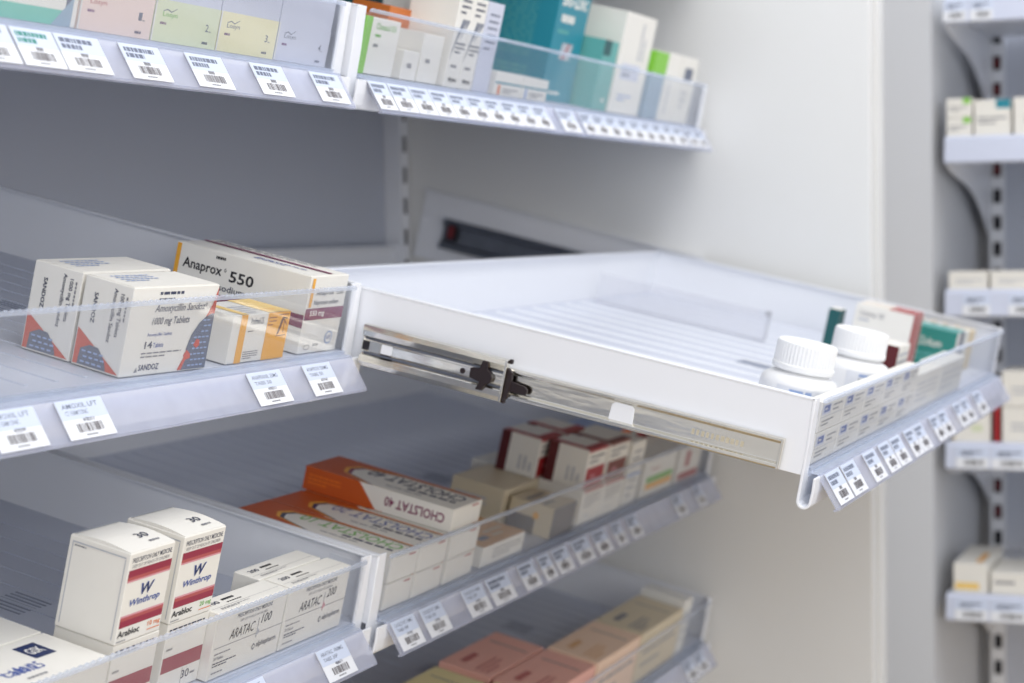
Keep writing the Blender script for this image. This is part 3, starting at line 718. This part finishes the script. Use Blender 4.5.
o = s.make('medicine_carton', at('LR', .6600, .0620)); tag(o, 'orange fronted carton with pale blue top behind the green striped one', 'carton')
s = Sheet(.09, .05, .055); s.rect('F', 0, .5, .5, 1, 'red')
o = s.make('medicine_carton', at('LR', .7850, .0620)); tag(o, 'white and red carton in the back row at right end of lower drawer', 'carton')

# --- lowest drawer (cartons lying flat, tops in view)
def lying(col, w, d, h, seed, acc='rose', front='white'):
    s = Sheet(w, d, h, col); s.dashes('T', .15, .62, .55, .80, 1, acc, seed=seed, fill=.7); s.dashes('T', .08, .12, .45, .42, 3, acc, seed=seed + 1, fill=.4); s.rect('T', .75, .1, .77, .85, 'grey')
    s.dashes('F', .1, .2, .9, .7, 2, 'grey', seed=seed + 2, fill=.3)
    return s
for col, x, ss, w, d, acc, lb in (('sand', .215, .005, .133, .050, 'amber', 'yellow flat carton at left of lowest drawer, front row'), ('sand', .215, .061, .120, .052, 'amber', 'yellow flat carton at left of lowest drawer, behind'),
    ('pink', .352, .0050, .140, .055, 'rose', 'pink flat carton in front row of lowest drawer'), ('pink', .352, .0630, .142, .054, 'rose', 'pink flat carton, back row of lowest drawer'),
    ('peach', .500, .0050, .140, .056, 'tan', 'peach flat carton right of the pink ones'), ('beige', .645, .0050, .150, .056, 'slate', 'greyish beige flat carton near right end of lowest drawer')):
    o = lying(col, w, d, .058, int(x * 100), acc).make('medicine_carton', at('XR', x, ss)); tag(o, lb, 'carton', 'flat cartons in the lowest drawer')
s = Sheet(.03, .055, .066, 'white2'); s.dashes('F', .2, .2, .8, .8, 4, 'lgrey', seed=1)
o = s.make('medicine_carton', at('XR', .800, .0050)); tag(o, 'narrow white carton at right end of lowest drawer', 'carton')

# --- upper left drawer
pc = (('ppink', 'rose', '1', 'pink'), ('pgreen', 'green', '2', 'pale green'), ('pale', 'slate', '3', 'pale yellow'), ('lav', 'slate', '4', 'lavender'))
for i, x in enumerate((-.3510, -.2720, -.1930, -.1140)):
    band, acc, num, nm = pc[i]
    s = Sheet(.0775, .060, .0980, 'lav'); s.rect('F', 0, 0, 1, .27, band); s.rect('F', 0, .0, .02, .27, 'white2')
    s.text('F', .12, .155, .34, .195, 'Losyn', acc); s.poly('F', [(.12, .20), (.18, .215), (.24, .20), (.32, .225), (.32, .22), (.24, .193), (.18, .207), (.12, .195)], 'slate')
    s.dashes('F', .10, .11, .25, .13, 1, 'violet', seed=2, fill=.8); s.text('F', .80, .11, .85, .16, num, 'slate'); s.dashes('F', .86, .105, .92, .12, 1, 'grey', seed=1); s.dashes('F', .78, .025, .93, .045, 1, 'navy', seed=4, fill=.8)
    s.rect('L', 0, 0, 1, .27, band)
    o = s.make('medicine_carton', at('UL', x, .0050)); tag(o, 'tall pale carton with %s lower band, number %s in the row' % (nm, num), 'carton', 'pastel banded cartons')
s = Sheet(.120, .06, .09, 'white'); s.rect('F', 0, 0, .9, .10, 'mint'); s.rect('F', 0, .10, .28, .40, 'mint'); s.poly('F', [(.28, .0), (.32, .0), (.42, .25), (.36, .25)], 'teal'); s.text('F', .48, .17, .88, .23, 'RECOVERY', 'ink'); s.rect('F', .9, .0, .96, .4, 'slate'); s.poly('F', [(.80, .0), (.96, .0), (.96, .2)], 'greyblue')
o = s.make('medicine_carton', at('UL', -.4730, .0050)); tag(o, 'mint green and white carton at the far upper left', 'carton')

# --- upper right drawer
def put(s, x, ss, lb, fr='UR', r=0.0, n=.0021, cat='carton'):
    o = s.make('medicine_carton', at(fr, x, ss, n, r)); tag(o, lb, cat); return o
s = Sheet(.0120, .05, .044, 'lime'); put(s, .0120, .0080, 'thin bright green carton at left end of upper middle drawer')
s = Sheet(.0500, .050, .0440); s.text('F', .15, .80, .85, .91, 'Clonazol 0.5', 'green'); s.dashes('F', .15, .66, .5, .72, 1, 'green', seed=1, fill=.8); s.dashes('F', .15, .48, .42, .55, 1, 'grey', seed=2, fill=.8)
put(s, .0360, .0140, 'squat white carton with green lettering beside the thin green carton')
s = Sheet(.045, .035, .056, 'ochre'); s.dashes('F', .5, .6, .9, .68, 1, 'amber', seed=3); put(s, .1300, .0480, 'orange carton standing behind two small white cartons')
s = Sheet(.0290, .034, .0235); s.dashes('F', .3, .4, .75, .6, 1, 'grey', seed=3, fill=.8); put(s, .0955, .0110, 'smallest white carton, in front of the orange one')
s = Sheet(.0400, .034, .0400); s.dashes('F', .25, .4, .6, .5, 1, 'grey', seed=5, fill=.8); put(s, .1270, .0110, 'small blank white carton right of the orange one')
s = Sheet(.060, .04, .088, 'white'); s.text('F', .25, .84, .72, .90, 'Amcal', 'black'); 
for k in range(6): s.poly('F', [(.05, .60 - .05 * k), (.75, .66 - .055 * k), (.75, .68 - .055 * k), (.05, .625 - .05 * k)], 'brown' if k < 1 else ('grey', 'black')[k % 2])
put(s, .2050, .0530, 'tall white carton with dark slanting stripes, behind the blank one')
for i, x in enumerate((.1710, .2010)):
    s = Sheet(.0290, .045, .0780, 'white'); s.dashes('F', .2, .78, .85, .97, 3, 'ink', seed=5 + i, fill=.4)
    for k, (a, b_) in enumerate(((.0, .16), (.28, .36), (.46, .54))): s.poly('F', [(a, .30 + .22 * (k > 0)), (a + .02, .30 + .22 * (k > 0)), (b_ + .45, .74), (b_ + .30, .74)], 'slate')
    s.dashes('F', .3, .36, .95, .5, 3, 'ink', seed=8, fill=.4); s.dashes('F', .2, .20, .9, .26, 1, 'grey', seed=3); s.text('F', .25, .05, .8, .11, 'Mylan', 'black')
    put(s, x, .0060, ('narrow white carton with slate slanting stripes, left of two', 'narrow white carton with slate slanting stripes, right of two')[i])
s = Sheet(.035, .045, .0780, 'lav'); s.dashes('F', .2, .45, .8, .9, 6, 'slate', seed=3, fill=.3); put(s, .2320, .0060, 'narrow lavender carton between the striped pair and the teal carton')
for i in range(2):
    s = Sheet(.0640, .028, .0205, 'white'); s.rect('F', 0, .50, 1, .58, 'teal'); s.rect('F', .12, .02, .20, .45, 'orange' if i == 0 else 'lblue'); s.dashes('F', .3, .1, .85, .35, 2, 'grey', seed=i)
    put(s, .2780 + i * .0655, .0050, ('small white carton with teal line and orange mark, below the teal carton', 'small white carton with teal line, right of its twin below the teal carton')[i])
s = Sheet(.085, .105, .118, 'teal'); s.dashes('L', .02, .30, .80, .96, 22, 'tealp', seed=5, fill=.32); s.dashes('L', .05, .05, .8, .26, 5, 'tealp', seed=4, fill=.4)
s.text('F', .10, .80, .90, .93, 'Bio-Zinc', 'white'); s.dashes('F', .15, .66, .85, .74, 1, 'white', seed=3, fill=.8); s.dashes('F', .12, .57, .7, .61, 1, 'tealp', seed=6, fill=.8); s.poly('F', [(.3, .36), (.65, .36), (.7, .5), (.35, .5)], 'lgrey'); s.poly('F', [(.4, .36), (.45, .36), (.6, .5), (.55, .5)], 'red'); s.dashes('F', .2, .05, .8, .1, 1, 'white', seed=3)
put(s, .4690, .0350, 'large teal carton with white title, tallest in the upper middle drawer')
s = Sheet(.0440, .05, .0720, 'tealp'); s.rect('F', 0, .78, .5, 1, 'dteal'); s.dashes('F', .5, .1, .9, .2, 1, 'white', seed=2); put(s, .5600, .0130, 'sea green carton between the teal and the tall white carton')
s = Sheet(.100, .05, .1060); s.rect('F', .15, .34, .75, .50, 'lav'); s.dashes('F', .2, .36, .65, .48, 2, 'slate', seed=3, fill=.4); s.dashes('F', .55, .55, .8, .92, 2, 'lgrey', rot=90, seed=6); s.dashes('F', .2, .12, .65, .2, 2, 'lblue', seed=4); put(s, .6100, .0130, 'tall white carton with faint lettering, highest at the right')
s = Sheet(.045, .05, .0740, 'greyblue'); s.rect('F', 0, .68, 1, 1.0, 'lime'); s.rect('L', 0, .68, 1, 1.0, 'lime'); s.rect('T', 0, 0, 1, 1, 'lime'); put(s, .7170, .0080, 'grey blue carton with bright green top')
s = Sheet(.050, .05, .0760); s.dashes('F', .3, .1, .5, .9, 1, 'lgrey', rot=90, seed=6); put(s, .7640, .0080, 'plain white upright carton right of the green topped one')
s = Sheet(.0620, .05, .0760); s.rect('F', .25, .66, .75, .84, 'slate'); s.dashes('F', .3, .2, .6, .5, 3, 'lgrey', seed=6); put(s, .8160, .0080, 'white upright carton with dark square, last in the upper middle drawer')
s = Sheet(.15, .06, .10, 'dteal'); s.rect('F', 0, .7, 1, .74, 'tealp'); put(s, .190, .1120, 'dark teal carton standing at the back, left end of upper middle drawer')
s = Sheet(.12, .06, .10, 'dteal'); s.rect('F', 0, .2, 1, .24, 'tealp'); put(s, .345, .1450, 'dark teal carton at the back, beside the large teal one')

# --- pulled-out drawer
def tiny():
    s = Sheet(.0760, .0110, .0225, 'white'); s.rect('F', .04, .55, .40, .88, 'lav'); s.rect('F', .12, .62, .36, .84, 'blue'); s.dashes('F', .15, .68, .33, .78, 1, 'white', seed=2, fill=.7); s.dashes('F', .5, .55, .9, .85, 2, 'grey', seed=2, fill=.35); s.dashes('F', .1, .15, .6, .4, 2, 'grey', seed=3, fill=.35); s.rect('F', .02, .47, .98, .49, 'lgrey')
    return s
tp = tiny().make('small_carton', at('D', .0140, .0035)); tag(tp, 'x', 'carton', 'small blue marked cartons behind the pulled drawer guard')
cn = 0; nm4 = ('leftmost', 'second', 'third', 'fourth', 'rightmost')
for i in range(5):
    for lv in (0, 1):
        lb = 'small white carton with blue mark behind the guard, %s column, %s row' % (nm4[i], ('bottom', 'top')[lv])
        if i == 0 and lv == 0: tp['label'] = lb
        else: cp(tp, at('D', .0140 + i * .0770, .0035, .0021 + lv * .0229), lb)
def redend(w=.034):
    s = Sheet(w, .062, .0590); s.text('L', .08, .80, .50, .90, 'Carbamaz 100', 'grey'); s.dashes('L', .08, .70, .38, .76, 1, 'lgrey', seed=3, fill=.8)
    s.rect('F', 0, .0, .86, 1, 'rose'); s.poly('T', [(0, 0), (.86, 0), (.86, .50), (.0, .42)], 'rose'); s.rect('T', .4, .42, .5, .95, 'tan')
    return s
put(redend(), .7170, .0700, 'white carton with rose red front end, nearer the bottles', 'D')
put(redend(.032), .7530, .0715, 'white carton with rose red front end, the one farther from the bottles', 'D')
s = Sheet(.055, .030, .0500); s.rect('L', .0, 0, 1, 1, 'darkred'); s.dashes('F', .1, .5, .9, .9, 3, 'lgrey', seed=2); put(s, .4550, .0340, 'white carton with dark red end right behind the second bottle', 'D')
s = Sheet(.130, .020, .0340); s.dashes('F', .1, .2, .9, .8, 4, 'lgrey', seed=2, fill=.3); put(s, .4050, .0045, 'pale carton behind the guard in front of the rose ended cartons', 'D')
s = Sheet(.140, .022, .0340, 'white2'); s.dashes('F', .1, .2, .9, .8, 3, 'lgrey', seed=7, fill=.3); put(s, .5400, .0045, 'off-white carton behind the guard near middle of the pulled drawer', 'D')
s = Sheet(.0500, .060, .0440, 'seag'); s.text('L', .35, .55, .75, .75, 'Zoltum', 'white'); s.rect('F', 0, 0, .45, 1, 'white'); s.rect('F', .45, 0, 1, 1, 'slate'); s.rect('T', 0, 0, 1, 1, 'tealp'); s.dashes('L', .2, .15, .8, .4, 2, 'tealp', seed=2); put(s, .7950, .0330, 'teal sided carton near right end of the pulled drawer', 'D', r=0.0).location
s = Sheet(.022, .075, .0440, 'white2'); s.rect('F', .5, 0, 1, 1, 'beige'); s.dashes('T', .1, .1, .9, .8, 4, 'grey', seed=2); put(s, .8470, .0300, 'white carton with beige front strip right of the teal sided carton', 'D')
s = Sheet(.022, .075, .0440, 'beige'); s.dashes('T', .1, .1, .9, .8, 4, 'lgrey', seed=5); put(s, .8710, .0280, 'beige carton last in the pulled drawer', 'D')
s = Sheet(.030, .012, .0480, 'dteal'); s.rect('T', 0, 0, 1, 1, 'white'); s.rect('F', 0, 0, 1, .4, 'white'); put(s, .7050, .1450, 'dark teal marked carton peeping out behind the rose ended carton', 'D')

def divider(x, s0, s1, hh, lb):
    bm = bmesh.new(); bx(bm, (-.0008, 0, 0), (.0008, s1 - s0, hh)); bx(bm, (-.006, 0, 0), (.006, s1 - s0, .0010))
    bx(bm, (-.012, 0, hh - .0015), (.0, .0015, hh)); bx(bm, (-.0016, 0, 0.0), (.0016, .0012, hh))
    root = empty('drawer_divider', at('D', x, s0)); tag(root, lb, 'divider')
    finish(bm, 'plate', clear('clear_divider_plastic', .07, milk_col=(.95,.95,.97), tint=(.97,.97,.98), rough=.1, base=.05), root)
    bm = bmesh.new()
    n = 9
    for k in range(n): bx(bm, (-.0020, -.0012, .003 + k * (hh - .006) / n), (.0020, 0.0, .0048 + k * (hh - .006) / n))
    bx(bm, (-.004, -.0012, hh - .004), (.004, .004, hh + .0006))
    finish(bm, 'notched_end', solid('grey_clear_edge', (178, 180, 186), .4), root)
divider(.6780, .2120, .4050, .0320, 'clear plastic divider plate with notched end standing in the pulled drawer')
s = Sheet(.030, .075, .0040, 'paper'); s.dashes('T', .2, .05, .8, .25, 1, 'blue', seed=3, fill=.8); s.dashes('T', .2, .5, .8, .6, 1, 'lgrey', seed=3)
o = s.make('info_card', at('D', .2400, .1500, .0021, 0)); tag(o, 'white printed card lying on the floor of the pulled drawer near the bottles', 'card')

# ------------------------------------------------------------------ far shelving unit, seen head on
XF, YF = 1.35, -0.218
def FW(z): return Matrix(((0, 1, 0, XF), (-1, 0, 0, YF), (0, 0, 1, z), (0, 0, 0, 1)))
def far():
    root = empty('wall_shelving_unit', FW(-1.1)); tag(root, 'blurred blue grey shelving unit at the right with slotted upright, standing along the far wall', 'shelving')
    bm = bmesh.new(); bx(bm, (0.0, .425, 0), (.9, .435, 3.0)); finish(bm, 'back_panel', BACK, root)
    for x in (.002, .86):
        bm = bmesh.new(); bx(bm, (x, .405, 0), (x + .022, .4245, 3.0)); z = .4
        k = 0
        while z < 2.2:
            bx(bm, (x + .006, .4040, z), (x + .018, .4055, z + .022), 1)
            if k % 8 in (0, 1, 5): bx(bm, (x + .008, .4034, z + .004), (x + .015, .4042, z + .018), 2)
            z += .041; k += 1
        finish(bm, 'upright', [WHITE, DARK, REDP], root)
    zs = (.395, .2068, -.0007, -.2087, -.4173)
    nm = ('top', 'second', 'third', 'fourth', 'lowest')
    for i, z in enumerate(zs):
        t = empty('wall_shelf', FW(z)); tag(t, nm[i] + ' pale blue shelf of the far unit, with white price strip', 'shelf', 'shelves of the far unit')
        bm = bmesh.new(); bx(bm, (.0, .004, -.020), (.9, .402, -.001)); finish(bm, 'shelf_board', WHITE, t)
        bm = bmesh.new(); prism(bm, ribbon([(.004, 0), (-.002, -.004), (-.006, -.034), (-.003, -.036)], .002), 'x', 0, .9); st = finish(bm, 'price_strip', solid('strip_pale_blue', (204, 210, 228), .4), t)
        for a, b in {0: ((.0, .03), (.035, .065)), 1: (), 2: ((.024, .060), (.085, .12)), 3: ((.014, .058), (.062, .11)), 4: ((.012, .056), (.060, .11))}[i]:
            s = Sheet(b - a, .0006, .028, 'paper', bevel=0); s.rect('F', 0, .5, 1, 1, 'tint'); s.dashes('F', .15, .6, .8, .85, 2, 'ink', seed=i, fill=.7); s.bars('F', .25, .15, .85, .4, 'black', 14)
            o = s.make('price_label', Matrix.Translation((a, -.0085, -.034)) @ Matrix.Rotation(-.14, 4, 'X'), st)
        poly = [(0.004, -.0205), (.004, -.036), (.03, -.045), (.08, -.052), (.14, -.058), (.20, -.066), (.26, -.080), (.31, -.098), (.36, -.118), (.402, -.135), (.402, -.0205)]
        for x in (.001, .896):
            bm = bmesh.new(); prism(bm, poly, 'x', x, x + .003); finish(bm, 'shelf_bracket', WHITE, t)
    def P(s, a, z, lb, b=.008, n=0.0, fr=None):
        o = s.make('medicine_carton', FW(z) @ Matrix.Translation((a, b, .0005 + n))); tag(o, lb, 'carton', 'cartons on the far unit')
    for k in (0, 1):
        s = Sheet(.034, .08, .0255); s.rect('F', .65, .7, .95, 1, 'lime'); s.dashes('F', .1, .3, .8, .6, 2, 'grey', seed=k)
        P(s, .001, zs[1], ('lower', 'upper')[k] + ' of two small white cartons with green corner on the second far shelf', n=.026 * k)
    s = Sheet(.048, .09, .048); s.rect('F', .6, .75, 1, 1, 'teal'); s.dashes('F', .1, .3, .9, .55, 2, 'grey', seed=2); P(s, .038, zs[1], 'white carton with teal corner on the second far shelf')
    s = Sheet(.05, .09, .050); s.dashes('F', .3, .3, .9, .55, 2, 'grey', seed=3); P(s, .090, zs[1], 'white carton at right frame edge on the second far shelf')
    for k in range(3):
        s = Sheet(.052, .09, .024); s.dashes('F', .2, .3, .9, .6, 2, 'lgrey', seed=k); P(s, .003 + k * .056, zs[2], ('left', 'middle', 'right')[k] + ' low white carton on the third far shelf')
    for k in (0, 1):
        s = Sheet(.050, .09, .0465, 'white'); s.rect('F', .0, .0, .06, 1, 'beige'); s.rect('F', .5, .3, .8, .5, 'pgreen'); P(s, .008 + k * .0, zs[3], ('lower', 'upper')[k] + ' cream carton with pale green mark on the fourth far shelf', n=.047 * k) if k == 0 else None
    s = Sheet(.006, .07, .050, 'red'); P(s, .0640, zs[3], 'thin red carton edge on the fourth far shelf')
    for k in (0, 1):
        s = Sheet(.06, .09, .048); s.dashes('F', .2, .3, .9, .6, 2, 'lgrey', seed=k); P(s, .0740, zs[3], ('lower', 'upper')[k] + ' white carton right of the thin red one on the fourth far shelf', n=.049 * k)
    s = Sheet(.046, .16, .040); s.rect('F', .05, .12, .75, .35, 'yellow'); s.dashes('T', .5, .1, .9, .9, 1, 'amber', rot=90, seed=3); P(s, .008, zs[4], 'white carton with yellow band on the lowest far shelf')
    s = Sheet(.055, .12, .030); s.dashes('F', .1, .4, .9, .7, 1, 'grey', seed=3); P(s, .058, zs[4], 'low white carton right of the yellow banded one on the lowest far shelf')
far()
